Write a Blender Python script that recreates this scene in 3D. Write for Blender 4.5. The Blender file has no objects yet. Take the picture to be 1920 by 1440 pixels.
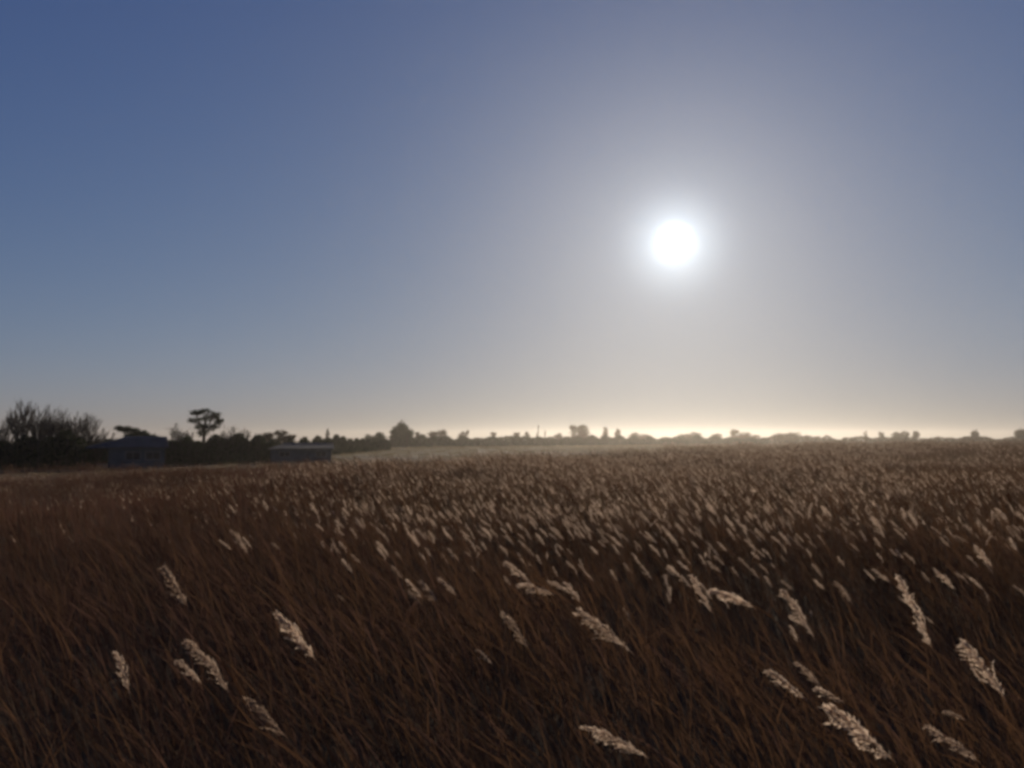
import bpy, math, random
import numpy as np
from mathutils import Vector, Matrix, Euler

SC = bpy.context.scene
COL = SC.collection
R = math.radians
random.seed(7)
rng = np.random.default_rng(7)

# ------------------------------------------------------------------ camera
F = 1478.0                       # focal length in photo pixels (1920 wide)
PITCH = R(3.95)
EYE = 2.6
cam_d = bpy.data.cameras.new('camera')
cam = bpy.data.objects.new('camera', cam_d)
COL.objects.link(cam)
cam_d.sensor_width = 36.0
cam_d.lens = 36.0 * F / 1920.0
cam_d.clip_start = 0.05
cam_d.clip_end = 20000.0
cam.location = (0, 0, EYE)
cam.rotation_euler = (R(90) + PITCH, 0, 0)
SC.camera = cam

def ray(px, py):
    dx = (px - 960.0) / F
    dz = (720.0 - py) / F
    return Vector((dx, math.cos(PITCH) - dz * math.sin(PITCH), math.sin(PITCH) + dz * math.cos(PITCH)))

def at(px, py, Y):
    r = ray(px, py)
    return Vector((0, 0, EYE)) + r * (Y / r.y)

# ------------------------------------------------------------------ sky and sun
SUN = ray(1265, 455).normalized()
SUN_EL = math.asin(SUN.z)
SUN_AZ = math.atan2(SUN.x, SUN.y)        # clockwise from +Y
world = bpy.data.worlds.new('World')
SC.world = world
world.use_nodes = True
wn = world.node_tree
wn.nodes.clear()
out = wn.nodes.new('ShaderNodeOutputWorld')
bg = wn.nodes.new('ShaderNodeBackground')
sky = wn.nodes.new('ShaderNodeTexSky')
sky.sky_type = 'NISHITA'
sky.sun_disc = False
sky.sun_elevation = SUN_EL
sky.sun_rotation = SUN_AZ
sky.altitude = 0
sky.air_density = 1.0
sky.dust_density = 0.25
sky.ozone_density = 2.0
SKY_STRENGTH = 0.05
bg.inputs['Strength'].default_value = SKY_STRENGTH
# the sun's own disc and the bright air close round it, as part of the sky
tc = wn.nodes.new('ShaderNodeTexCoord')
dot = wn.nodes.new('ShaderNodeVectorMath'); dot.operation = 'DOT_PRODUCT'
nrm = wn.nodes.new('ShaderNodeVectorMath'); nrm.operation = 'NORMALIZE'
wn.links.new(tc.outputs['Generated'], nrm.inputs[0])
wn.links.new(nrm.outputs[0], dot.inputs[0])
dot.inputs[1].default_value = SUN
def wmath(op, a, b=None):
    n = wn.nodes.new('ShaderNodeMath'); n.operation = op
    for i, v in enumerate((a, b)):
        if v is None: continue
        if isinstance(v, (int, float)): n.inputs[i].default_value = v
        else: wn.links.new(v, n.inputs[i])
    return n.outputs[0]
one_minus = wmath('SUBTRACT', 1.0, dot.outputs['Value'])
def gauss(deg, amp):
    k = 1.0 / (2 * (1 - math.cos(R(deg))) / 2)
    e = wmath('EXPONENT', wmath('MULTIPLY', one_minus, -k))
    return wmath('MULTIPLY', e, amp)
glow = wmath('ADD', wmath('ADD', gauss(0.92, 30.0), gauss(2.6, 11.0)), wmath('ADD', gauss(6.0, 2.2), gauss(13.0, 1.5)))
wide = wmath('ADD', gauss(26.0, 0.75), 0.0)
gcol = wn.nodes.new('ShaderNodeVectorMath'); gcol.operation = 'SCALE'
gcol.inputs[0].default_value = (0.90, 1.0, 1.06)
wn.links.new(glow, gcol.inputs['Scale'])
# camera-like response of the clear sky: deeper blue high up, a soft shoulder towards the horizon
def wvec(op, a, b=None):
    n = wn.nodes.new('ShaderNodeVectorMath'); n.operation = op
    for i, v in enumerate((a, b)):
        if v is None: continue
        if isinstance(v, tuple): n.inputs[i].default_value = v
        else: wn.links.new(v, n.inputs[i])
    return n.outputs[0]
sv = wvec('MULTIPLY', sky.outputs[0], (0.05 * 0.92, 0.05 * 0.91, 0.05 * 1.21))
pw = wvec('POWER', sv, (1.22, 1.22, 1.12))
den = wvec('ADD', wvec('MULTIPLY', pw, (3.5, 3.6, 3.9)), (1.0, 1.0, 1.0))
tint = wn.nodes.new('ShaderNodeVectorMath'); tint.operation = 'DIVIDE'
wn.links.new(wvec('MULTIPLY', pw, tuple(k * 1.72 / SKY_STRENGTH for k in (1.0, 1.03, 1.15))), tint.inputs[0])
wn.links.new(den, tint.inputs[1])
addn = wn.nodes.new('ShaderNodeVectorMath'); addn.operation = 'ADD'
wn.links.new(tint.outputs[0], addn.inputs[0])
wcol = wn.nodes.new('ShaderNodeVectorMath'); wcol.operation = 'SCALE'
wcol.inputs[0].default_value = (0.9, 0.86, 0.3)
wn.links.new(wide, wcol.inputs['Scale'])
wn.links.new(wvec('ADD', gcol.outputs[0], wcol.outputs[0]), addn.inputs[1])
wn.links.new(addn.outputs[0], bg.inputs['Color'])
wn.links.new(bg.outputs[0], out.inputs['Surface'])

sun_d = bpy.data.lights.new('sun', 'SUN')
sun_d.energy = 4.2
sun_d.angle = R(0.53)
sun_d.color = (1.0, 0.86, 0.70)
sun = bpy.data.objects.new('sun', sun_d)
COL.objects.link(sun)
sun.rotation_euler = (-SUN).to_track_quat('-Z', 'Y').to_euler()

SC.view_settings.view_transform = 'Standard'
SC.view_settings.look = 'None'
SC.view_settings.exposure = 0.0
SC.view_settings.gamma = 1.0
SC.view_settings.use_curve_mapping = False
SC.render.engine = 'CYCLES'
SC.cycles.use_denoising = True
SC.cycles.filter_width = 3.4
SC.cycles.use_adaptive_sampling = True
SC.cycles.adaptive_threshold = 0.03
SC.cycles.max_bounces = 4
SC.cycles.diffuse_bounces = 3
SC.cycles.transparent_max_bounces = 8
SC.cycles.volume_bounces = 0

# ------------------------------------------------------------------ helpers
class MB:
    """collects triangles / quads and builds one mesh"""
    def __init__(self):
        self.v = []; self.f = []; self.m = []
    def quad(self, a, b, c, d, m=0):
        n = len(self.v)
        self.v += [tuple(a), tuple(b), tuple(c), tuple(d)]
        self.f.append((n, n + 1, n + 2, n + 3)); self.m.append(m)
    def tri(self, a, b, c, m=0):
        n = len(self.v)
        self.v += [tuple(a), tuple(b), tuple(c)]
        self.f.append((n, n + 1, n + 2)); self.m.append(m)
    def tube(self, pts, rad, sides=3, m=0):
        n0 = len(self.v)
        pts = [Vector(p) for p in pts]
        k = len(pts)
        for i, p in enumerate(pts):
            t = (pts[min(i + 1, k - 1)] - pts[max(i - 1, 0)])
            t = t.normalized() if t.length > 1e-9 else Vector((0, 0, 1))
            up = Vector((0, 1, 0)) if abs(t.y) < 0.9 else Vector((1, 0, 0))
            u = t.cross(up).normalized(); w = t.cross(u)
            r = rad[i] if isinstance(rad, (list, tuple)) else rad
            for s in range(sides):
                a = 2 * math.pi * s / sides
                self.v.append(tuple(p + (u * math.cos(a) + w * math.sin(a)) * r))
        for i in range(k - 1):
            for s in range(sides):
                a = n0 + i * sides + s; b = n0 + i * sides + (s + 1) % sides
                self.f.append((a, b, b + sides, a + sides)); self.m.append(m)
    def strip(self, pts, wid, side, m=0):
        n0 = len(self.v)
        for i, p in enumerate(pts):
            s = side * (wid[i] if isinstance(wid, (list, tuple)) else wid) * 0.5
            self.v.append(tuple(p - s)); self.v.append(tuple(p + s))
        for i in range(len(pts) - 1):
            a = n0 + 2 * i
            self.f.append((a, a + 1, a + 3, a + 2)); self.m.append(m)
    def box(self, x0, x1, y0, y1, z0, z1, m=0):
        n = len(self.v)
        self.v += [(x0, y0, z0), (x1, y0, z0), (x1, y1, z0), (x0, y1, z0), (x0, y0, z1), (x1, y0, z1), (x1, y1, z1), (x0, y1, z1)]
        for q in ((0, 3, 2, 1), (4, 5, 6, 7), (0, 1, 5, 4), (1, 2, 6, 5), (2, 3, 7, 6), (3, 0, 4, 7)):
            self.f.append(tuple(n + i for i in q)); self.m.append(m)
    def mesh(self, name, mats):
        me = bpy.data.meshes.new(name)
        me.from_pydata(self.v, [], self.f)
        for mt in mats: me.materials.append(mt)
        if any(self.m):
            me.polygons.foreach_set('material_index', self.m)
        me.update()
        return me
    def build(self, name, mats, parent=None, link=True):
        if not isinstance(mats, (list, tuple)): mats = [mats]
        o = bpy.data.objects.new(name, self.mesh(name, mats))
        if link: COL.objects.link(o)
        if parent: o.parent = parent
        return o

def tag(o, label=None, cat=None, group=None, kind=None):
    if label: o['label'] = label
    if cat: o['category'] = cat
    if group: o['group'] = group
    if kind: o['kind'] = kind
    return o

def empty(name, loc, rz=0.0):
    o = bpy.data.objects.new(name, None)
    o.empty_display_size = 0.2
    COL.objects.link(o)
    o.location = loc; o.rotation_euler = (0, 0, rz)
    return o

def rv(s=1.0):
    return Vector((random.uniform(-s, s), random.uniform(-s, s), random.uniform(-s, s)))

# ------------------------------------------------------------------ materials
def new_mat(name):
    m = bpy.data.materials.new(name); m.use_nodes = True
    m.node_tree.nodes.clear()
    return m, m.node_tree

def leafy(name, c0, c1, trans, tcol=None, noise_scale=6.0, gloss=0.0):
    """dry plant tissue: part diffuse, part translucent; tone differs from plant to plant and along it"""
    m, nt = new_mat(name)
    N, L = nt.nodes.new, nt.links.new
    o = N('ShaderNodeOutputMaterial')
    info = N('ShaderNodeObjectInfo')
    tc = N('ShaderNodeTexCoord')
    no = N('ShaderNodeTexNoise'); no.inputs['Scale'].default_value = noise_scale; no.inputs['Detail'].default_value = 3
    L(tc.outputs['Object'], no.inputs['Vector'])
    ad = N('ShaderNodeMath'); ad.operation = 'ADD'
    L(info.outputs['Random'], ad.inputs[0]); L(no.outputs['Fac'], ad.inputs[1])
    hf = N('ShaderNodeMath'); hf.operation = 'MULTIPLY_ADD'; hf.inputs[1].default_value = 0.8; hf.inputs[2].default_value = -0.3
    L(ad.outputs[0], hf.inputs[0])
    rp = N('ShaderNodeValToRGB')
    rp.color_ramp.elements[0].color = (*c0, 1); rp.color_ramp.elements[1].color = (*c1, 1)
    L(hf.outputs[0], rp.inputs[0])
    d = N('ShaderNodeBsdfDiffuse'); t = N('ShaderNodeBsdfTranslucent')
    L(rp.outputs[0], d.inputs['Color'])
    if tcol:
        mx = N('ShaderNodeMix'); mx.data_type = 'RGBA'; mx.blend_type = 'MULTIPLY'; mx.inputs[0].default_value = 1.0
        L(rp.outputs[0], mx.inputs[6]); mx.inputs[7].default_value = (*tcol, 1)
        L(mx.outputs[2], t.inputs['Color'])
    else:
        L(rp.outputs[0], t.inputs['Color'])
    mix = N('ShaderNodeMixShader'); mix.inputs[0].default_value = trans
    L(d.outputs[0], mix.inputs[1]); L(t.outputs[0], mix.inputs[2])
    last = mix.outputs[0]
    if gloss:
        g = N('ShaderNodeBsdfGlossy'); g.inputs['Roughness'].default_value = 0.45
        m2 = N('ShaderNodeMixShader'); m2.inputs[0].default_value = gloss
        L(last, m2.inputs[1]); L(g.outputs[0], m2.inputs[2]); last = m2.outputs[0]
    L(last, o.inputs['Surface'])
    return m

def principled(name, c0, c1, scale=3.0, rough=0.9, bump=0.0, spec=0.2, stretch=(1, 1, 1), generated=False):
    m, nt = new_mat(name)
    N, L = nt.nodes.new, nt.links.new
    o = N('ShaderNodeOutputMaterial'); b = N('ShaderNodeBsdfPrincipled')
    b.inputs['Roughness'].default_value = rough
    b.inputs['Specular IOR Level'].default_value = spec
    tc = N('ShaderNodeTexCoord'); mp = N('ShaderNodeMapping'); mp.inputs['Scale'].default_value = stretch
    L(tc.outputs['Object'], mp.inputs[0])
    no = N('ShaderNodeTexNoise'); no.inputs['Scale'].default_value = scale; no.inputs['Detail'].default_value = 8
    L(mp.outputs[0], no.inputs['Vector'])
    rp = N('ShaderNodeValToRGB')
    rp.color_ramp.elements[0].position = 0.3; rp.color_ramp.elements[1].position = 0.7
    rp.color_ramp.elements[0].color = (*c0, 1); rp.color_ramp.elements[1].color = (*c1, 1)
    L(no.outputs['Fac'], rp.inputs[0]); L(rp.outputs[0], b.inputs['Base Color'])
    if bump:
        bp = N('ShaderNodeBump'); bp.inputs['Strength'].default_value = bump
        L(no.outputs['Fac'], bp.inputs['Height']); L(bp.outputs[0], b.inputs['Normal'])
    L(b.outputs[0], o.inputs['Surface'])
    return m

M_STEM = leafy('dry_reed_stem', (0.05, 0.028, 0.017), (0.22, 0.155, 0.10), 0.28)
M_LEAF = leafy('dry_reed_leaf', (0.05, 0.026, 0.015), (0.12, 0.078, 0.050), 0.40, (1.0, 0.82, 0.64), gloss=0.0)
M_PLUME = leafy('reed_plume_fluff', (0.30, 0.215, 0.155), (0.66, 0.52, 0.40), 0.72)
M_RED = leafy('russet_heath_stem', (0.060, 0.029, 0.019), (0.135, 0.074, 0.051), 0.38)
M_GRASS = leafy('winter_meadow_grass', (0.10, 0.085, 0.045), (0.24, 0.19, 0.11), 0.4, noise_scale=0.6)
M_SOIL = principled('peaty_soil', (0.035, 0.022, 0.014), (0.09, 0.062, 0.04), 0.35, 0.95, 0.3)
M_BARK = principled('bark', (0.02, 0.016, 0.013), (0.06, 0.048, 0.038), 6.0, 0.95, 0.3)
M_TWIG = principled('winter_twigs', (0.03, 0.022, 0.018), (0.07, 0.052, 0.04), 4.0, 0.95)
M_EVER = leafy('evergreen_foliage', (0.018, 0.026, 0.012), (0.055, 0.07, 0.03), 0.2, noise_scale=1.2)
M_BROWNLEAF = leafy('winter_brown_foliage', (0.04, 0.028, 0.016), (0.10, 0.07, 0.04), 0.25, noise_scale=1.2)
M_WALL = principled('blue_grey_cladding', (0.035, 0.05, 0.066), (0.065, 0.085, 0.107), 1.5, 0.7, 0.05)
M_ROOF = principled('dark_sheet_roof', (0.03, 0.032, 0.036), (0.065, 0.066, 0.07), 1.2, 0.85, 0.1)
M_TRIM = principled('weathered_trim', (0.10, 0.11, 0.12), (0.18, 0.19, 0.2), 2.0, 0.7)
M_DOOR = principled('dull_blue_door', (0.03, 0.045, 0.06), (0.055, 0.075, 0.1), 2.0, 0.6)
m, nt = new_mat('window_glass')
o_ = nt.nodes.new('ShaderNodeOutputMaterial'); b_ = nt.nodes.new('ShaderNodeBsdfPrincipled')
b_.inputs['Base Color'].default_value = (0.02, 0.025, 0.03, 1); b_.inputs['Roughness'].default_value = 0.08
nt.links.new(b_.outputs[0], o_.inputs['Surface'])
M_GLASS = m

# ------------------------------------------------------------------ ground
def build_ground():
    rings = [0, 4, 10, 20, 40, 70, 110, 160, 240, 360, 550, 800, 1000]
    seg = 72
    v = [(0, 0, 0)]; f = []
    for r in rings[1:]:
        for s in range(seg):
            a = 2 * math.pi * s / seg
            v.append((r * math.sin(a), r * math.cos(a), 0.0))
    for s in range(seg):
        f.append((0, 1 + (s + 1) % seg, 1 + s))
    for i in range(len(rings) - 2):
        for s in range(seg):
            a = 1 + i * seg + s; b = 1 + i * seg + (s + 1) % seg
            f.append((a, b, b + seg, a + seg))
    me = bpy.data.meshes.new('ground'); me.from_pydata(v, [], f); me.update()
    m, nt = new_mat('marsh_ground')
    N, L = nt.nodes.new, nt.links.new
    o = N('ShaderNodeOutputMaterial'); b = N('ShaderNodeBsdfPrincipled')
    b.inputs['Roughness'].default_value = 1.0; b.inputs['Specular IOR Level'].default_value = 0.05
    tc = N('ShaderNodeTexCoord')
    n1 = N('ShaderNodeTexNoise'); n1.inputs['Scale'].default_value = 0.03; n1.inputs['Detail'].default_value = 6
    n2 = N('ShaderNodeTexNoise'); n2.inputs['Scale'].default_value = 1.3; n2.inputs['Detail'].default_value = 8
    L(tc.outputs['Object'], n1.inputs['Vector']); L(tc.outputs['Object'], n2.inputs['Vector'])
    mx = N('ShaderNodeMix'); mx.data_type = 'FLOAT'; mx.inputs[0].default_value = 0.45
    L(n1.outputs['Fac'], mx.inputs[2]); L(n2.outputs['Fac'], mx.inputs[3])
    rp = N('ShaderNodeValToRGB')
    e = rp.color_ramp.elements
    e[0].position = 0.35; e[0].color = (0.045, 0.030, 0.018, 1)
    e[1].position = 0.62; e[1].color = (0.16, 0.125, 0.075, 1)
    L(mx.outputs[0], rp.inputs[0]); L(rp.outputs[0], b.inputs['Base Color'])
    bp = N('ShaderNodeBump'); bp.inputs['Strength'].default_value = 0.6; bp.inputs['Distance'].default_value = 0.1
    L(n2.outputs['Fac'], bp.inputs['Height']); L(bp.outputs[0], b.inputs['Normal'])
    L(b.outputs[0], o.inputs['Surface'])
    me.materials.append(m)
    g = bpy.data.objects.new('ground', me); COL.objects.link(g)
    tag(g, 'flat brown marsh ground reaching to the horizon', None, None, 'structure')
build_ground()

# ------------------------------------------------------------------ reeds: shapes
def bez(a, b, c, n):
    return [a * (1 - t) ** 2 + b * 2 * t * (1 - t) + c * t * t for t in [i / (n - 1) for i in range(n)]]

def plume_mesh(mb, axis, size, branches=46, spk=9, m=0, droop=Vector((-0.35, 0, -0.5)), fluff=1.0):
    """a feathery panicle: thin side branches along a bent axis, every one hung with small silky spikelets"""
    k = len(axis)
    mb.tube(axis, [0.0016 * (1 - 0.7 * i / (k - 1)) for i in range(k)], 3, m)
    for b in range(branches):
        t = 0.02 + 0.96 * (b + random.random()) / branches
        fpos = t * (k - 1); i = min(int(fpos), k - 2); u = fpos - i
        p = axis[i].lerp(axis[i + 1], u)
        tang = (axis[i + 1] - axis[i]).normalized()
        # fullest in the lower third, thin at the tip
        L = size * (0.30 * (1 - t) ** 0.8 * min(1.0, 0.45 + t * 4) + 0.07) * random.uniform(0.4, 1.6)
        side = rv().normalized(); side = (side - tang * side.dot(tang)).normalized()
        d = (tang * 1.0 + side * random.uniform(0.10, 0.42)).normalized()
        q = p.copy(); pts = [q.copy()]
        n = 4
        for j in range(n):
            d = (d + droop * 0.16 + rv(0.06)).normalized()
            q = q + d * (L / n); pts.append(q.copy())
        mb.strip(pts, 0.0012, side, m)
        for s in range(spk):
            w = (0.15 + 0.85 * (s + random.random()) / spk) * n
            j = min(int(w), n - 1)
            c = pts[j].lerp(pts[j + 1], w - j)
            dd = ((pts[j + 1] - pts[j]).normalized() + rv(0.55)).normalized()
            sl = size * random.uniform(0.035, 0.085) * fluff
            sd = dd.cross(rv()).normalized() * sl * random.uniform(0.08, 0.19)
            mb.quad(c, c + dd * sl * 0.5 + sd, c + dd * sl, c + dd * sl * 0.5 - sd, m)

def leaf_mesh(mb, p, d, L, wid, m=0, seg=5, lee=Vector((-0.28, 0, -0.16))):
    d = d.normalized(); q = p.copy(); pts = [q.copy()]; w = [wid * 0.5]
    for j in range(seg):
        d = (d + lee * (0.10 + 0.09 * j) + rv(0.05)).normalized()
        q = q + d * (L / seg); pts.append(q.copy())
        w.append(wid * (1.0 - (j + 1) / seg) ** 0.7 + 0.0006)
    side = d.cross(rv()).normalized()
    mb.strip(pts, w, side, m)

def stem_curve(h, lean, n=8, bendy=0.0):
    a = Vector((0, 0, 0)); c = Vector((-lean, bendy, h)); b = Vector((-lean * 0.12, 0, h * 0.62))
    return bez(a, b, c, n)

def proto_reed(name, h, lean, plume, leaves, red=False, rad=0.0026, thin=False):
    mb = MB()
    pts = stem_curve(h, lean, 6 if not thin else 4, random.uniform(-0.1, 0.1))
    mb.tube(pts, [rad * (1 - 0.55 * i / (len(pts) - 1)) for i in range(len(pts))], 3, 0)
    for l in range(leaves):
        t = random.uniform(0.35, 0.97); fp = t * (len(pts) - 1); i = min(int(fp), len(pts) - 2)
        p = pts[i].lerp(pts[i + 1], fp - i); tg = (pts[i + 1] - pts[i]).normalized()
        s = rv(); s.z = abs(s.z) * 0.3
        leaf_mesh(mb, p, tg + s * 0.5 + Vector((-0.2, 0, 0.1)), random.uniform(0.22, 0.42), random.uniform(0.005, 0.010), 1, 4)
    if plume:
        tg = (pts[-1] - pts[-2]).normalized()
        size = random.uniform(0.12, 0.18)
        ax = [pts[-1].copy()]; d = tg.copy()
        for j in range(5):
            d = (d + Vector((-0.06, 0, -0.03)) + rv(0.03)).normalized(); ax.append(ax[-1] + d * size / 5)
        plume_mesh(mb, ax, size, 22, 6, 2, fluff=1.25)
    return mb.build(name, [M_RED if red else M_STEM, M_RED if red else M_LEAF, M_PLUME], link=False)

def proto_clump(name, n, rad, h0, plume_p, red=False):
    """a tuft of reeds, for farther off"""
    mb = MB()
    for i in range(n):
        a = random.uniform(0, 6.283); r = rad * math.sqrt(random.random())
        foot = Vector((r * math.cos(a), r * math.sin(a), 0))
        h = h0 * random.uniform(0.72, 1.08); ln = h * random.uniform(0.08, 0.30)
        pts = [p + foot for p in stem_curve(h, ln, 4, random.uniform(-0.2, 0.2))]
        mb.strip(pts, 0.006, Vector((1, 0, 0.2)).normalized(), 0)
        for l in range(3):
            j = random.choice((1, 2, 2)); p = pts[j].lerp(pts[j + 1], random.random())
            s = rv(); s.z = abs(s.z)
            leaf_mesh(mb, p, Vector((-0.4, 0, 1)) + s * 0.6, random.uniform(0.22, 0.42), 0.014, 1, 3)
        if random.random() < plume_p:
            size = random.uniform(0.12, 0.18)
            d = (pts[-1] - pts[-2]).normalized(); ax = [pts[-1].copy()]
            for j in range(3):
                d = (d + Vector((-0.13, 0, -0.05))).normalized(); ax.append(ax[-1] + d * size / 3)
            for s in range(16):
                t = random.random(); fp = t * 3; k = min(int(fp), 2)
                c = ax[k].lerp(ax[k + 1], fp - k)
                dd = ((ax[k + 1] - ax[k]).normalized() + rv(0.5) + Vector((-0.1, 0, -0.15))).normalized()
                sl = size * random.uniform(0.14, 0.3) * (1.1 - 0.6 * t)
                sd = dd.cross(rv()).normalized() * sl * 0.2
                mb.quad(c, c + dd * sl * 0.45 + sd, c + dd * sl, c + dd * sl * 0.45 - sd, 2)
    return mb.build(name, [M_RED if red else M_STEM, M_RED if red else M_LEAF, M_PLUME], link=False)

def proto_tuft(name, n, rad, h0):
    mb = MB()
    for i in range(n):
        a = random.uniform(0, 6.283); r = rad * math.sqrt(random.random())
        foot = Vector((r * math.cos(a), r * math.sin(a), 0))
        s = rv(); s.z = 0
        leaf_mesh(mb, foot, Vector((0, 0, 1)) + s * 0.35, h0 * random.uniform(0.6, 1.2), 0.02, 0, 3)
    return mb.build(name, [M_GRASS], link=False)

def scatter(name, P, ROT, SCL, IDX, protos, collname, near=None):
    coll = bpy.data.collections.new(collname)
    for p in protos: coll.objects.link(p)
    me = bpy.data.meshes.new(name)
    me.vertices.add(len(P)); me.vertices.foreach_set('co', np.asarray(P, np.float32).ravel())
    a = me.attributes.new('spin', 'FLOAT_VECTOR', 'POINT'); a.data.foreach_set('vector', np.asarray(ROT, np.float32).ravel())
    a = me.attributes.new('size', 'FLOAT_VECTOR', 'POINT'); a.data.foreach_set('vector', np.asarray(SCL, np.float32).ravel())
    a = me.attributes.new('pick', 'INT', 'POINT'); a.data.foreach_set('value', np.asarray(IDX, np.int32))
    me.update()
    for mt in (M_STEM, M_LEAF, M_PLUME): me.materials.append(mt)
    o = bpy.data.objects.new(name, me); COL.objects.link(o)
    ng = bpy.data.node_groups.new(name, 'GeometryNodeTree')
    ng.interface.new_socket('Geometry', in_out='INPUT', socket_type='NodeSocketGeometry')
    ng.interface.new_socket('Geometry', in_out='OUTPUT', socket_type='NodeSocketGeometry')
    N, L = ng.nodes.new, ng.links.new
    gi = N('NodeGroupInput'); go = N('NodeGroupOutput')
    ci = N('GeometryNodeCollectionInfo'); ci.inputs['Collection'].default_value = coll
    ci.inputs['Separate Children'].default_value = True; ci.inputs['Reset Children'].default_value = True
    ip = N('GeometryNodeInstanceOnPoints'); ip.inputs['Pick Instance'].default_value = True
    def attr(nm, ty):
        n = N('GeometryNodeInputNamedAttribute'); n.data_type = ty; n.inputs['Name'].default_value = nm
        return n.outputs['Attribute']
    L(gi.outputs[0], ip.inputs['Points']); L(ci.outputs[0], ip.inputs['Instance'])
    L(attr('pick', 'INT'), ip.inputs['Instance Index'])
    L(attr('spin', 'FLOAT_VECTOR'), ip.inputs['Rotation'])
    L(attr('size', 'FLOAT_VECTOR'), ip.inputs['Scale'])
    last = ip.outputs[0]
    if near is not None:      # the nearest plants become one plain mesh
        a = me.attributes.new('near', 'BOOLEAN', 'POINT'); a.data.foreach_set('value', np.asarray(near, bool))
        ri = N('GeometryNodeRealizeInstances'); L(last, ri.inputs['Geometry']); L(attr('near', 'BOOLEAN'), ri.inputs['Selection'])
        last = ri.outputs[0]
    L(last, go.inputs[0])
    md = o.modifiers.new('scatter', 'NODES'); md.node_group = ng
    return o

# ------------------------------------------------------------------ reed bed, the uncounted mass
def edge_dist(px):
    return np.interp(px, [-500, 0, 300, 600, 900, 1150, 1440, 1920, 2500], [60, 58, 52, 44, 46, 72, 150, 230, 260])
def px_of(x, y): return 960 + F * x / np.maximum(y, 0.1)

def lownoise(x, y, s, seed):
    r = np.random.default_rng(seed); v = np.zeros_like(x)
    for k in range(7):
        a = r.uniform(0, 6.283); fq = s * r.uniform(0.6, 2.2)
        v += np.sin(fq * (x * math.cos(a) + y * math.sin(a)) + r.uniform(0, 6.283))
    return v / 7 ** 0.5 / 1.2

def wedge(n, r0, r1, half):
    r = np.sqrt(rng.uniform(r0 * r0, r1 * r1, n)); a = rng.uniform(-half, half, n)
    return r * np.sin(a), r * np.cos(a)

def left_low(px, y):
    """reeds stand shorter on the left, away from the path"""
    s = np.interp(px, [0, 350, 700], [0.52, 0.68, 1.0])
    w = np.clip((y - 9) / 14, 0, 1)
    return 1 * (1 - w) + s * w

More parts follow.
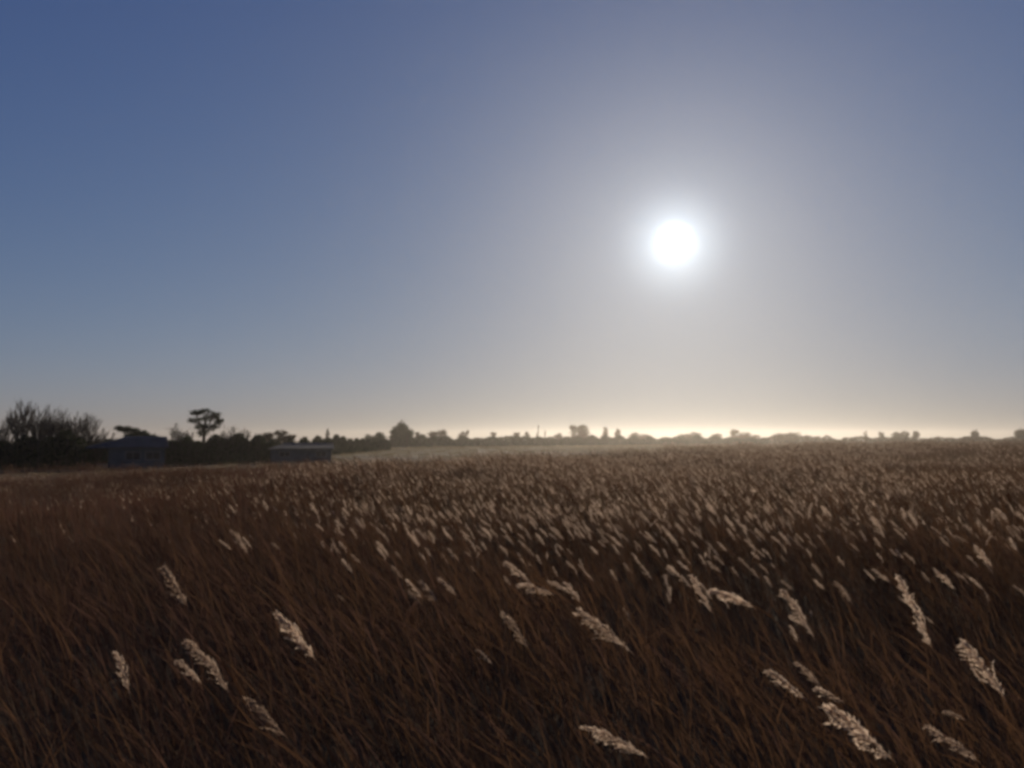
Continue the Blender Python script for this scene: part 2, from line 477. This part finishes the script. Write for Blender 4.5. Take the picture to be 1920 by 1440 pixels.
def build_reed_bed():
    protos = []
    for i in range(7): protos.append(proto_reed('reed_shape_%02d' % i, random.uniform(1.2, 1.5), random.uniform(0.2, 0.55), False, random.randint(4, 6)))
    for i in range(4): protos.append(proto_reed('reed_shape_%02d' % (7 + i), random.uniform(1.25, 1.42), random.uniform(0.2, 0.4), True, 4))
    for i in range(3): protos.append(proto_reed('reed_shape_%02d' % (11 + i), random.uniform(1.0, 1.3), random.uniform(0.3, 0.65), False, 5, red=True))
    for i in range(4): protos.append(proto_clump('reed_shape_%02d' % (14 + i), 14, 0.55, 1.45, 0.55))
    for i in range(2): protos.append(proto_clump('reed_shape_%02d' % (18 + i), 16, 0.6, 1.35, 0.08))
    for i in range(2): protos.append(proto_clump('reed_shape_%02d' % (20 + i), 16, 0.6, 1.3, 0.02, red=True))
    for i in range(3): protos.append(proto_clump('reed_shape_%02d' % (22 + i), 18, 0.6, 1.42, 0.95))
    P = []; ROT = []; S = []; I = []
    # near: single reeds
    x, y = wedge(11500, 1.3, 15.5, R(43))
    extra_x = rng.uniform(-4.5, 4.5, 1800); extra_y = rng.uniform(1.2, 4.0, 1800)
    x = np.concatenate([x, extra_x]); y = np.concatenate([y, extra_y])
    px = px_of(x, y); d = np.hypot(x, y)
    hn = 1 + 0.13 * lownoise(x, y, 0.9, 3)
    leftness = np.clip((1000 - px) / 600, 0, 1)
    for k in range(len(x)):
        u = rng.random()
        red = rng.random() < (0.30 + 0.4 * leftness[k])
        pl = u < np.interp(d[k], [3, 6, 9, 12, 15], [0.0, 0.01, 0.04, 0.10, 0.18]) * (1 - leftness[k]) ** 1.5 * np.interp(px[k], [1350, 1700], [1, 0.35])
        idx = int(rng.integers(7, 11)) if pl else (int(rng.integers(11, 14)) if red else int(rng.integers(0, 7)))
        P.append((x[k], y[k], 0)); I.append(idx)
        ROT.append((rng.normal(0, 0.11), rng.normal(0, 0.14), rng.normal(0, 0.8)))
        s = hn[k] * rng.uniform(0.78, 1.06) * left_low(px[k], y[k])
        S.append((s, s, s))
    n_near = len(P)
    # farther: tufts
    for (n, r0, r1) in ((4200, 13.5, 48), (5000, 45, 130), (4500, 125, 260)):
        x, y = wedge(n, r0, r1, R(43))
        px = px_of(x, y); keep = y < edge_dist(px) * (1 + 0.08 * lownoise(x, y, 0.12, 5))
        x, y, px = x[keep], y[keep], px[keep]
        hn = 1 + 0.16 * lownoise(x, y, 0.35, 9); pn = lownoise(x, y, 0.25, 11)
        for k in range(len(x)):
            pp = np.interp(px[k], [150, 650, 900, 1500, 1950], [0.0, 0.4, 1.0, 0.9, 0.3]) + 0.5 * pn[k]
            if rng.random() < pp: idx = int(rng.integers(22, 25)) if rng.random() < (y[k] - 18) / 25 else int(rng.integers(14, 18))
            else: idx = int(rng.integers(20, 22)) if (px[k] < 750 and rng.random() < 0.7) else int(rng.integers(18, 20))
            P.append((x[k], y[k], 0)); I.append(idx)
            ROT.append((rng.normal(0, 0.04), rng.normal(0, 0.05), rng.normal(0, 0.6)))
            s = hn[k] * rng.uniform(0.9, 1.1) * left_low(px[k], y[k]) * (1 + 0.35 * np.clip((px[k] - 1150) / 600, 0, 1) * np.clip((y[k] - 40) / 150, 0, 1))
            w = s * np.interp(y[k], [14, 60, 200], [1.0, 1.3, 2.0])
            S.append((w, w, s))
    o = scatter('reed_bed', P, ROT, S, I, protos, 'reed_shapes', np.arange(len(P)) < n_near)
    tag(o, 'dense mass of dark brown winter reeds covering the whole marsh', 'reeds', None, 'stuff')
build_reed_bed()

def build_meadow():
    protos = [proto_tuft('meadow_tuft_%02d' % i, 60, 0.9, 0.33) for i in range(3)]
    x, y = wedge(9000, 40, 330, R(43))
    px = px_of(x, y); keep = y > edge_dist(px) * 0.95
    x, y = x[keep], y[keep]; n = len(x)
    s = np.interp(y, [40, 300], [1.0, 1.6]) * rng.uniform(0.7, 1.2, n)
    o = scatter('meadow_grass', np.stack([x, y, np.zeros(n)], 1), np.stack([np.zeros(n), np.zeros(n), rng.uniform(0, 6.28, n)], 1),
                np.stack([s, s, s * rng.uniform(0.6, 1.1, n)], 1), rng.integers(0, 3, n), protos, 'meadow_tufts')
    o.data.materials.clear(); o.data.materials.append(M_GRASS)
    tag(o, 'pale rough grass of the meadow beyond the reeds', 'grass', None, 'stuff')
build_meadow()

# ------------------------------------------------------------------ single reeds with plumes
def hero(base, tip, label, group, z=None, fat=1.0, dense=60, leaves=2):
    bx, by = base; tx, ty = tip
    r = ray(bx, by)
    z = z if z is not None else random.uniform(1.36, 1.5)
    Y = (z - EYE) / r.z * r.y
    B = at(bx, by, Y); T = at(tx, ty, Y + random.uniform(-0.05, 0.05))
    d = T - B; size = d.length
    foot = Vector((B.x + d.normalized().x * -0.55 + random.uniform(-.1, .1), B.y + random.uniform(-.15, .15), 0))
    e = empty('reed', foot)
    tag(e, label, 'reed', group)
    a = Vector((0, 0, 0)); c = B - foot
    dn = d.normalized()
    b = c - Vector((dn.x, dn.y, max(dn.z, 0.35))).normalized() * 0.55; b.z = max(b.z, 0.5)
    pts = bez(a, b, c, 9)
    s = MB(); s.tube(pts, [0.0032 * (1 - 0.5 * i / 8) for i in range(9)], 5); s.build('stem', M_STEM, e)
    sag = Vector((0, 0, 1)) * size * 0.10
    ax = bez(c, c + d * 0.5 + sag, c + d, 7)
    p = MB(); plume_mesh(p, ax, size, dense, 14, 0, droop=Vector((-0.25, 0, -0.55)), fluff=fat); p.build('plume', M_PLUME, e)
    for l in range(leaves):
        i = random.choice((4, 5, 6)); q = pts[i].lerp(pts[i + 1], random.random())
        lf = MB(); sv = rv(); sv.z = 0
        leaf_mesh(lf, q, (pts[i + 1] - pts[i]).normalized() + sv * 0.5 + Vector((-0.4, 0, 0.1)), random.uniform(0.3, 0.42), 0.013, 0, 6)
        lf.build('leaf', M_LEAF, e)
    return e

G1 = 'plumed reeds standing out in the foreground'
HERO = [
 ((352, 1137), (310, 1066), 'pale upright reed plume alone above the brown reeds on the left'),
 ((412, 1262), (352, 1205), 'fluffiest reed plume in the left foreground tangle'),
 ((378, 1282), (335, 1240), 'short reed plume tucked below the fluffiest one on the left'),
 ((430, 1300), (392, 1235), 'thin reed plume just behind the fluffiest one on the left'),
 ((243, 1300), (220, 1228), 'leftmost pale reed plume of the foreground, nearly upright'),
 ((592, 1238), (526, 1156), 'long slim reed plume leaning at about one third of the picture width'),
 ((538, 1384), (468, 1312), 'ragged reed plume nearest the lower left corner, bottom of the tangle'),
 ((466, 1040), (436, 996), 'small dim reed plume on the left, highest of the left side'),
 ((822, 1134), (792, 1092), 'left one of a close pair of small reed plumes near the middle'),
 ((858, 1118), (824, 1086), 'right one of a close pair of small reed plumes near the middle'),
 ((1000, 1100), (950, 1056), 'upper reed plume of the wispy trio just right of the middle'),
 ((1040, 1116), (975, 1098), 'flat-lying reed plume at the bottom of the wispy trio by the middle'),
 ((1066, 1108), (1030, 1090), 'rightmost small plume of the wispy trio by the middle'),
 ((992, 1216), (946, 1152), 'bright drooping reed plume on its own, bottom centre of the marsh'),
 ((1188, 1228), (1092, 1148), 'long knotted reed plume leaning left, right of the bottom centre one'),
 ((1216, 1422), (1106, 1364), 'lowest reed plume near the bottom edge right of centre'),
 ((1336, 1150), (1300, 1086), 'dim thin reed plume below the sun at mid height'),
 ((1418, 1142), (1336, 1108), 'bent reed plume with flat top below and right of the sun'),
 ((1528, 1200), (1474, 1112), 'tall pinkish reed plume thickest at its foot, right half'),
 ((1600, 1134), (1568, 1092), 'short compact reed plume right above the tall pinkish one'),
 ((1715, 1150), (1688, 1085), 'upper reed plume of the thin stacked pair on the right'),
 ((1748, 1215), (1712, 1130), 'lower reed plume of the thin stacked pair on the right'),
 ((1514, 1314), (1444, 1260), 'left one of three bright reed plumes low on the right'),
 ((1540, 1288), (1494, 1244), 'top one of three bright reed plumes low on the right'),
 ((1584, 1318), (1532, 1292), 'right one of three bright reed plumes low on the right'),
 ((1680, 1430), (1562, 1334), 'longest bright reed plume, lumpy, running to the bottom edge'),
 ((1888, 1316), (1814, 1208), 'widest golden reed plume close to the right edge'),
 ((1838, 1430), (1742, 1368), 'bright reed plume in the lower right corner'),
 ((1812, 1350), (1772, 1334), 'tiny curled reed plume between the two near the right edge'),
 ((1792, 1106), (1756, 1070), 'small dim reed plume right of the thin stacked pair'),
 ((1862, 1066), (1832, 1026), 'small pinkish reed plume highest near the right edge'),
 ((1660, 1010), (1636, 970), 'slim reed plume in the dim far right reeds, above the short compact one'),
]
for i, (b, t, lab) in enumerate(HERO):
    big = math.hypot(b[0] - t[0], b[1] - t[1])
    hero(b, t, lab, G1, fat=random.uniform(.9, 1.35), dense=int((52 if big > 80 else 38) * random.uniform(.6, 1.05)))

def reed_kind():
    """a plumed reed with its parts, later copied"""
    h = random.uniform(1.28, 1.42); lean = random.uniform(0.2, 0.42)
    e = empty('reed', (0, 0, 0))
    pts = stem_curve(h, lean, 8, random.uniform(-.08, .08))
    s = MB(); s.tube(pts, [0.003 * (1 - 0.5 * i / 7) for i in range(8)], 4); s.build('stem', M_STEM, e)
    size = random.uniform(0.12, 0.19); d = (pts[-1] - pts[-2]).normalized(); ax = [pts[-1].copy()]
    for j in range(6):
        d = (d + Vector((-0.06, 0, -0.03)) + rv(0.03)).normalized(); ax.append(ax[-1] + d * size / 6)
    p = MB(); plume_mesh(p, ax, size, 32, 9, 0, fluff=1.2); p.build('plume', M_PLUME, e)
    for l in range(2):
        i = random.choice((4, 5)); lf = MB(); sv = rv(); sv.z = 0
        leaf_mesh(lf, pts[i].copy(), Vector((-0.4, 0, 1)) + sv * 0.5, random.uniform(0.28, 0.4), 0.012, 0, 5)
        lf.build('leaf', M_LEAF, e)
    return e

def copy_tree(o, parent=None):
    c = o.copy(); COL.objects.link(c); c.parent = parent
    for ch in list(o.children): copy_tree(ch, c)
    return c

KINDS = [reed_kind() for _ in range(7)]
used = [False] * len(KINDS)
BANDS = [   # count, px range, depth range, label, group
 (150, (930, 1500), (6.2, 12.5), 'silvery backlit reed plume in the bright band straight below the sun', 'silvery reeds below the sun'),
 (55, (620, 930), (6.5, 12.5), 'pale brown reed plume left of the bright band, near the middle', 'pale reeds left of the bright band'),
 (63, (1500, 1960), (5.6, 12), 'dim brownish reed plume in the reeds on the far right side', 'dim reeds on the right side'),
]
for n, (p0, p1), (d0, d1), lab, grp in BANDS:
    for i in range(n):
        k = random.randrange(len(KINDS))
        o = KINDS[k] if not used[k] else copy_tree(KINDS[k]); used[k] = True
        Y = d0 + (d1 - d0) * math.sqrt(random.random()); px = random.uniform(p0, p1)
        o.location = ((px - 960) / F * Y + 0.4, Y, 0)
        o.rotation_euler = (random.gauss(0, .05), random.gauss(0, .08), random.gauss(0, 0.35))
        s = random.uniform(0.82, 1.12); o.scale = (s, s, s)
        tag(o, lab, 'reed', grp)

# ------------------------------------------------------------------ trees on the skyline
def foliage(mb, c, r, n, leaf, lumps=0):
    """leaf clumps spread unevenly through an ellipsoid, thinner towards its rim"""
    cent = []
    for i in range(max(3, n // 28)):
        v = rv()
        while v.length > 1: v = rv()
        cent.append(Vector((c.x + v.x * r.x * .85, c.y + v.y * r.y * .85, c.z + v.z * r.z * .85)))
    for i in range(n):
        q = random.choice(cent)
        g = Vector((random.gauss(0, r.x * .2), random.gauss(0, r.y * .2), random.gauss(0, r.z * .2)))
        p = q + g; a = rv().normalized() * leaf * random.uniform(.6, 1.3); b = a.cross(rv()).normalized() * leaf * random.uniform(.3, .7)
        mb.quad(p - a * .5, p + b * .5, p + a * .5, p - b * .5)

def lobed_tree(name, label, cat, Y, lobes, trunk_px, mat=None, dens=1.0, base_z=0.0, group='trees on the skyline', fork_py=None):
    """a tree whose crown is several lobes given as (px, py, half width, half height) on the skyline"""
    mat = mat or M_EVER
    sc = Y / F
    foot = at(trunk_px, 822, Y); foot.z = base_z
    e = empty(name, foot); tag(e, label, cat, group)
    tr = MB(); cr = MB()
    top = max(at(l[0], l[1], Y).z for l in lobes)
    h = top - base_z
    rb = max(0.06, h * 0.035)
    low = min(at(l[0], l[1] + l[3], Y).z for l in lobes) - base_z
    split = Vector((0, 0, max(0.25, min(low, h * .45))))
    if fork_py: split = Vector((0, 0, at(trunk_px, fork_py, Y).z - base_z))
    tr.tube([Vector((0, 0, 0)), Vector((random.uniform(-.08, .08), 0, split.z * .5)), split], [rb * 1.25, rb, rb * .85], 7)
    for (px, py, w, hh) in lobes:
        c = at(px, py, Y) - foot; c.y = random.uniform(-.3, .3) * w * sc
        r = Vector((w * sc, w * sc * 0.9, hh * sc))
        mid = split.lerp(c, .5) + Vector((0, 0, -.06 * h))
        tr.tube([split, mid, c], [rb * .6, rb * .42, rb * .2], 5)
        for j in range(5):
            v = rv(.8); tip = c + Vector((v.x * r.x, v.y * r.y, abs(v.z) * r.z)); tr.tube([mid.lerp(c, random.random()), tip], [rb * .18, rb * .06], 3)
        leaf = max(0.14, min(r.x, r.z) * 0.36)
        n = int(dens * 420 * max(1, r.x / max(r.z, .01)) ** .6)
        foliage(cr, c, r, n, leaf)
    tr.build('trunk', M_BARK, e); cr.build('crown', mat, e)
    return e

def bare_tree(name, label, px, ytop, Y, spread=0.5, levels=5, group='bare trees on the left', upright=0.75, base_z=0.0, seed=None, thin=1.0, stems=1):
    st = random.getstate()
    if seed is not None: random.seed(seed)
    foot = at(px, 822, Y); foot.z = base_z
    h = at(px, ytop, Y).z - base_z
    e = empty(name, foot); tag(e, label, 'tree', group)
    tr = MB(); tw = MB()
    def grow(p, d, L, r, lev):
        n = 3; pts = [p.copy()]; q = p.copy(); dd = d.copy()
        for i in range(n):
            dd = (dd + rv(.16) + Vector((0, 0, .07 * upright))).normalized(); q = q + dd * L / n; pts.append(q.copy())
        mb = tr if lev <= 1 else tw
        mb.tube(pts, [r, r * .88, r * .76, r * .62], 6 if lev == 0 else (4 if lev < 3 else 3))
        if lev >= levels: return
        for k in range(3):
            t = random.uniform(.35, 1.0) if k else 1.0
            fp = t * n; i = min(int(fp), n - 1); b = pts[i].lerp(pts[i + 1], fp - i)
            s = rv().normalized(); nd = (dd + s * spread + Vector((0, 0, upright * .35))).normalized()
            grow(b, nd, L * random.uniform(.58, .82), max(r * .58, 0.0075 * thin), lev + 1)
    for j in range(stems - 1):
        a = random.uniform(0, 6.283); k = random.uniform(.18, .5)
        grow(Vector((.05 * math.cos(a), .05 * math.sin(a), 0)), Vector((k * math.cos(a), k * math.sin(a), 1)).normalized(), h * random.uniform(.17, .24), max(.04, h * .012) * thin, 0)
    grow(Vector((0, 0, 0)), Vector((random.uniform(-.06, .06), 0, 1)), h * .22, max(.05, h * .017) * thin, 0)
    zs = max((max(v[2] for v in m_.v) if m_.v else 0) for m_ in (tr, tw))
    k = h / zs
    for m_ in (tr, tw): m_.v = [(x * k, y * k, z * k) for x, y, z in m_.v]
    tr.build('trunk', M_BARK, e); tw.build('crown', M_TWIG, e)
    random.setstate(st)
    return e

GB = 'bare trees on the left'
BARE = [ (-40, 790, 68, 'bare tree cut by the left edge of the picture'),
 (8, 772, 70, 'bare tree standing at the left edge, lower than its neighbour'),
 (36, 744, 72, 'tallest bare tree of the clump at the left edge'),
 (63, 752, 70, 'bare tree with dark upright trunk in the middle of the left clump'),
 (92, 758, 71, 'bare tree just right of the middle of the left clump'),
 (110, 766, 69, 'dense bare tree in the right half of the left clump'),
 (133, 768, 71, 'bare tree with thick dark foot near the right of the left clump'),
 (155, 782, 69, 'low bare tree second last on the right of the left clump'),
 (178, 800, 70, 'smallest bare tree ending the left clump beside the shed') ]
for i, (px, yt, Y, lab) in enumerate(BARE):
    bare_tree('bare_tree', lab, px, yt, Y, spread=.50, levels=5, seed=100 + i, upright=.8, stems=4)

lobed_tree('windswept_tree', 'dark windswept tree with flat top rising behind the shed roof', 'tree', 92,
           [(226, 804, 13, 6), (243, 806, 14, 7), (260, 810, 14, 8), (273, 817, 9, 8), (252, 818, 20, 8)], 250, dens=1.6)
lobed_tree('pine_tree', 'umbrella-shaped pine with open crown, tallest tree right of the shed', 'tree', 88,
           [(366, 774, 13, 6), (384, 772, 15, 6), (401, 779, 13, 8), (410, 791, 9, 9), (364, 788, 12, 6), (386, 784, 15, 7), (376, 800, 14, 6), (398, 801, 13, 7), (382, 811, 12, 8)], 383, dens=1.0, fork_py=800)
for i, (px, yt, lab) in enumerate([(332, 788, 'slender bare tree left of the umbrella-shaped pine'), (348, 800, 'short bare sapling at the left foot of the umbrella-shaped pine'),
                                   (426, 793, 'bare tree touching the right side of the umbrella-shaped pine'), (446, 800, 'low spreading bare tree farther right of the umbrella-shaped pine')]):
    bare_tree('bare_tree', lab, px, yt, 87, spread=.7, stems=2, levels=5, seed=200 + i, group='bare trees round the pine', upright=.5)

FT = [  # name, label, Y, lobes, trunk px, material, density
 ('rounded_bush', 'double-humped bush between the pine and the slim spike', 110, [(503, 818, 10, 8), (527, 813, 13, 7), (547, 820, 9, 6)], 522, M_BROWNLEAF, 1.0),
 ('rounded_bush', 'low mound of scrub left of the big round tree', 190, [(694, 822, 12, 9), (712, 820, 11, 10)], 702, M_EVER, 1.0),
 ('round_tree', 'big round dark tree, most prominent on the middle skyline', 230, [(752, 803, 15, 13), (742, 813, 12, 12), (763, 814, 12, 13), (753, 820, 20, 10)], 753, M_EVER, 1.3),
 ('small_tree', 'small bush touching the right side of the big round tree', 235, [(784, 815, 6, 6)], 784, M_BROWNLEAF, .7),
 ('wide_tree', 'wide flat-topped tree second right of the big round tree', 260, [(812, 813, 10, 6), (829, 812, 11, 6)], 820, M_BROWNLEAF, 1.0),
 ('small_tree', 'small tree peak right of the wide flat-topped tree', 280, [(868, 815, 8, 6), (876, 811, 4, 7)], 871, M_BROWNLEAF, .7),
 ('small_tree', 'faint low tree midway between two small skyline peaks', 300, [(925, 815, 7, 6)], 925, M_BROWNLEAF, .5),
 ('small_tree', 'small pointed tree left of the thin skyline spike', 300, [(968, 814, 7, 6)], 968, M_BROWNLEAF, .7),
 ('small_tree', 'low dot of a tree beside the thin skyline spike', 320, [(989, 815, 5, 6)], 989, M_BROWNLEAF, .7),
 ('small_tree', 'low bush just left of the blocky tree group', 320, [(1046, 816, 9, 5)], 1046, M_BROWNLEAF, .7),
 ('wide_tree', 'blocky tree with square top left of the point below the sun', 330, [(1074, 803, 8, 6), (1092, 804, 13, 7), (1088, 812, 18, 8)], 1086, M_BROWNLEAF, 1.0),
 ('small_tree', 'first of two neighbouring rounded trees right of the blocky tree', 340, [(1134, 810, 7, 8)], 1134, M_BROWNLEAF, .8),
 ('small_tree', 'second of two neighbouring rounded trees right of the blocky tree', 340, [(1158, 811, 7, 8)], 1158, M_BROWNLEAF, .8),
 ('wide_tree', 'low pale scrub directly below the left side of the sun', 360, [(1190, 815, 12, 5), (1210, 817, 12, 4)], 1200, M_BROWNLEAF, .7),
 ('wide_tree', 'long low scrub just right below the sun', 380, [(1283, 817, 12, 5), (1303, 816, 14, 6)], 1293, M_BROWNLEAF, .8),
 ('small_tree', 'little bush between the long low scrub and the peaked tree', 380, [(1345, 817, 9, 5)], 1345, M_BROWNLEAF, .7),
 ('wide_tree', 'peaked tree with a long right slope right of the sun', 380, [(1378, 811, 9, 7), (1396, 816, 14, 6), (1416, 819, 12, 4)], 1384, M_BROWNLEAF, 1.0),
 ('wide_tree', 'broad gentle hump of trees right of the peaked tree', 400, [(1464, 817, 16, 5), (1488, 816, 18, 6), (1510, 819, 14, 4)], 1482, M_BROWNLEAF, 1.0),
 ('small_tree', 'lone small bush at the left of the open right skyline', 400, [(1552, 820, 7, 4)], 1552, M_BROWNLEAF, .6),
 ('small_tree', 'faint narrow tree in the open right skyline', 420, [(1624, 814, 5, 8)], 1624, M_BROWNLEAF, .4),
 ('small_tree', 'small tree starting the low row on the right skyline', 400, [(1652, 816, 6, 6)], 1652, M_BROWNLEAF, .7),
 ('wide_tree', 'wider tree in the middle of the low row on the right skyline', 400, [(1682, 816, 11, 6), (1697, 815, 8, 6)], 1688, M_BROWNLEAF, .9),
 ('small_tree', 'small tree ending the low row on the right skyline', 400, [(1717, 815, 8, 6)], 1717, M_BROWNLEAF, .8),
 ('round_tree', 'lone dark round bush near the right edge of the skyline', 380, [(1828, 814, 8, 8)], 1828, M_BROWNLEAF, 1.2),
 ('round_tree', 'dark bush cut by the right edge of the skyline', 360, [(1913, 813, 11, 9), (1928, 811, 10, 9)], 1918, M_BROWNLEAF, 1.2),
]
for nm, lab, Y, lobes, tp, mat, de in FT:
    lobes = lobes + [(l[0], 823, l[2] * 1.15, 8) for l in lobes if l[1] < 819]
    lobed_tree(nm, lab, 'tree', Y, lobes, tp, mat, de * 1.3, group='small trees along the far skyline')
for i, (px, yt, Y, lab) in enumerate([(615, 801, 150, 'slim bare spike of a tree left of the scrub mound'), (1007, 795, 320, 'thin skyline spike of a tall narrow tree left of the blocky tree'),
                                      (1022, 806, 320, 'shorter thin tree right beside the thin skyline spike')]):
    bare_tree('bare_tree', lab, px, yt, Y, spread=.16, levels=4, seed=300 + i, group='thin bare trees far off', upright=1.6, thin=2.0)

# hedges: long banks of twiggy growth
def hedge(name, label, pts, depth, mat, n, leaf):
    """pts: (px, py top, Y) along the hedge"""
    A = [at(p[0], p[1], p[2]) for p in pts]
    e = empty(name, (A[0].x, A[0].y, 0)); tag(e, label, 'hedge', 'hedges along the field edge')
    o0 = Vector((A[0].x, A[0].y, 0))
    cr = MB(); st = MB()
    segs = [(A[i + 1] - A[i]).length for i in range(len(A) - 1)]; tot = sum(segs)
    for k in range(n):
        u = random.random() * tot; i = 0
        while i < len(segs) - 1 and u > segs[i]: u -= segs[i]; i += 1
        c = A[i].lerp(A[i + 1], u / segs[i])
        f = 66.0 / c.y     # lumps as wide as the hedge is far
        hz = c.z * (1 + 0.13 * math.sin(c.x * 1.9 * f + c.y) + 0.10 * math.sin(c.x * 0.83 * f + 1.3) + 0.09 * math.sin(c.x * 4.3 * f + 2.0 * math.sin(c.x * .7 * f)))
        z = hz * random.random() ** 0.7
        w = depth * (1 - 0.55 * (z / hz) ** 2)
        p = Vector((c.x, c.y + random.uniform(-w, w) * .5, z)) - o0
        a = rv().normalized() * leaf * random.uniform(.6, 1.4); b = a.cross(rv()).normalized() * leaf * random.uniform(.3, .8)
        cr.quad(p - a * .5, p + b * .5, p + a * .5, p - b * .5)
        if k % 14 == 0:
            st.tube([Vector((p.x, p.y, 0)), Vector((p.x + random.uniform(-.2, .2), p.y, hz * random.uniform(.8, 1.12)))], [leaf * .10, leaf * .04], 3)
    cr.build('foliage', mat, e); st.build('stems', M_TWIG, e)
hedge('hedge', 'black dense hedge under the bare trees at the left edge', [(-160, 820, 66), (0, 824, 66), (90, 822, 66), (165, 826, 66)], 3.0, M_EVER, 9000, .34)
hedge('hedge', 'dark hedge behind the low bluish shed', [(140, 826, 84), (220, 828, 84), (320, 828, 84)], 3.0, M_EVER, 6000, .36)
hedge('hedge', 'dark hedge under the umbrella-shaped pine', [(296, 827, 78), (345, 824, 78), (420, 822, 80), (470, 826, 84), (512, 827, 88)], 3.0, M_EVER, 9000, .36)
hedge('hedge', 'dark hedge behind the long pale blue shed', [(480, 827, 100), (560, 825, 108), (620, 824, 120), (690, 826, 150), (730, 826, 170)], 4.0, M_EVER, 8000, .5)
hedge('hedge', 'long greenish hedge across the middle of the far field', [(700, 821, 215), (850, 820, 240), (1000, 820, 260), (1150, 820, 285), (1260, 820, 300), (1440, 821, 320)], 6.0, M_EVER, 14000, .8)
hedge('hedge', 'faint brown hedge along the horizon on the right', [(1440, 820, 330), (1650, 821, 330), (1930, 821, 330), (2150, 821, 330)], 6.0, M_BROWNLEAF, 8000, .9)

# ------------------------------------------------------------------ the two sheds on the left
def shed(label, px0, px1, Y, wall_top, ridge, deep, overhang_left, doors, windows):
    a = at(px0, 822, Y); b = at(px1, 822, Y); W = (b.x - a.x) * .97
    zt = at(px0, wall_top, Y).z; zr = at((px0 + px1) / 2, ridge, Y).z
    e = empty('field_shed', (a.x, Y, 0), -math.atan2(b.x, Y) * 1.15); tag(e, label, 'shed', 'sheds at the field edge')
    mb = MB(); mb.box(0, W, 0, deep, 0, zt); mb.build('wall', M_WALL, e)
    # upright cladding battens stand proud of the wall
    for k in range(int(W / 0.9) + 1):
        bb = MB(); x = min(k * 0.9, W - .06); bb.box(x, x + .06, -.03, -.003, 0.05, zt - .05); bb.build('batten', M_WALL, e)
    rf = MB(); o = overhang_left; t = .10
    # hipped at the left end, gabled at the right
    E0, E1, E2, E3 = Vector((-o, -.4, zt + .01)), Vector((W + .3, -.4, zt + .01)), Vector((W + .3, deep + .4, zt + .01)), Vector((-o, deep + .4, zt + .01))
    R0, R1 = Vector((min(W * .4, 1.2), deep / 2, zr)), Vector((W + .3, deep / 2, zr))
    up = Vector((0, 0, t))
    rf.quad(E0 + up, E1 + up, R1 + up, R0 + up); rf.quad(E2 + up, E3 + up, R0 + up, R1 + up); rf.tri(E3 + up, E0 + up, R0 + up); rf.tri(E1 + up, E2 + up, R1 + up)
    rf.quad(E0, E3, E2, E1); rf.quad(E0, E1, E1 + up, E0 + up); rf.quad(E1, E2, E2 + up, E1 + up); rf.quad(E2, E3, E3 + up, E2 + up); rf.quad(E3, E0, E0 + up, E3 + up)
    ro = rf.build('roof', M_ROOF, e)
    rc = MB(); rc.tube([R0 + up, R1 + up], .07, 6); rc.build('ridge_cap', M_TRIM, ro)
    for (u, w, h) in doors:
        d = MB(); d.box(u * W, u * W + w, -.07, -.035, 0.02, h); do = d.build('door', M_DOOR, e)
        hd = MB(); hd.box(u * W + w - .15, u * W + w - .08, -.11, -.072, h * .45, h * .52); hd.build('handle', M_TRIM, do)
    for (u, w, z0, z1) in windows:
        g = MB(); g.box(u * W, u * W + w, -.06, -.034, z0, z1); wo = g.build('window', M_GLASS, e)
        fr = MB(); x0 = u * W
        for bx in ((x0 - .06, x0, z0 - .06, z1 + .06), (x0 + w, x0 + w + .06, z0 - .06, z1 + .06)): fr.box(bx[0], bx[1], -.085, -.034, bx[2], bx[3])
        for bz in ((z0 - .06, z0), (z1, z1 + .06)): fr.box(x0, x0 + w, -.082, -.034, bz[0], bz[1])
        fr.box(x0 + w / 2 - .02, x0 + w / 2 + .02, -.08, -.061, z0, z1)
        fr.build('frame', M_TRIM, wo)
    return e
shed('low bluish shed with dark hipped roof beside the bare tree clump', 205, 304, 67, 841, 822, 4.5, 1.9, [(.06, 1.0, 1.6)], [(.30, 1.1, .8, 1.4), (.66, 1.1, .8, 1.4)])
shed('long low pale blue shed at the field edge right of the pine', 508, 622, 84, 843, 834, 4.5, .3, [(.45, 1.4, 1.2)], [(.15, 1.0, .7, 1.15), (.75, 1.0, .7, 1.15)])

# ------------------------------------------------------------------ haze
def build_haze():
    mb = MB(); mb.box(-1050, 1050, -1050, 1050, -1.0, 12.0)
    m, nt = new_mat('thin_haze')
    o = nt.nodes.new('ShaderNodeOutputMaterial'); v = nt.nodes.new('ShaderNodeVolumePrincipled')
    v.inputs['Color'].default_value = (1.0, 0.92, 0.82, 1)
    v.inputs['Density'].default_value = HAZE
    v.inputs['Anisotropy'].default_value = 0.76
    nt.links.new(v.outputs[0], o.inputs['Volume'])
    h = mb.build('haze', m)
    tag(h, 'thin backlit winter haze over the marsh', 'haze', None, 'stuff')
HAZE = 0.00022
build_haze()
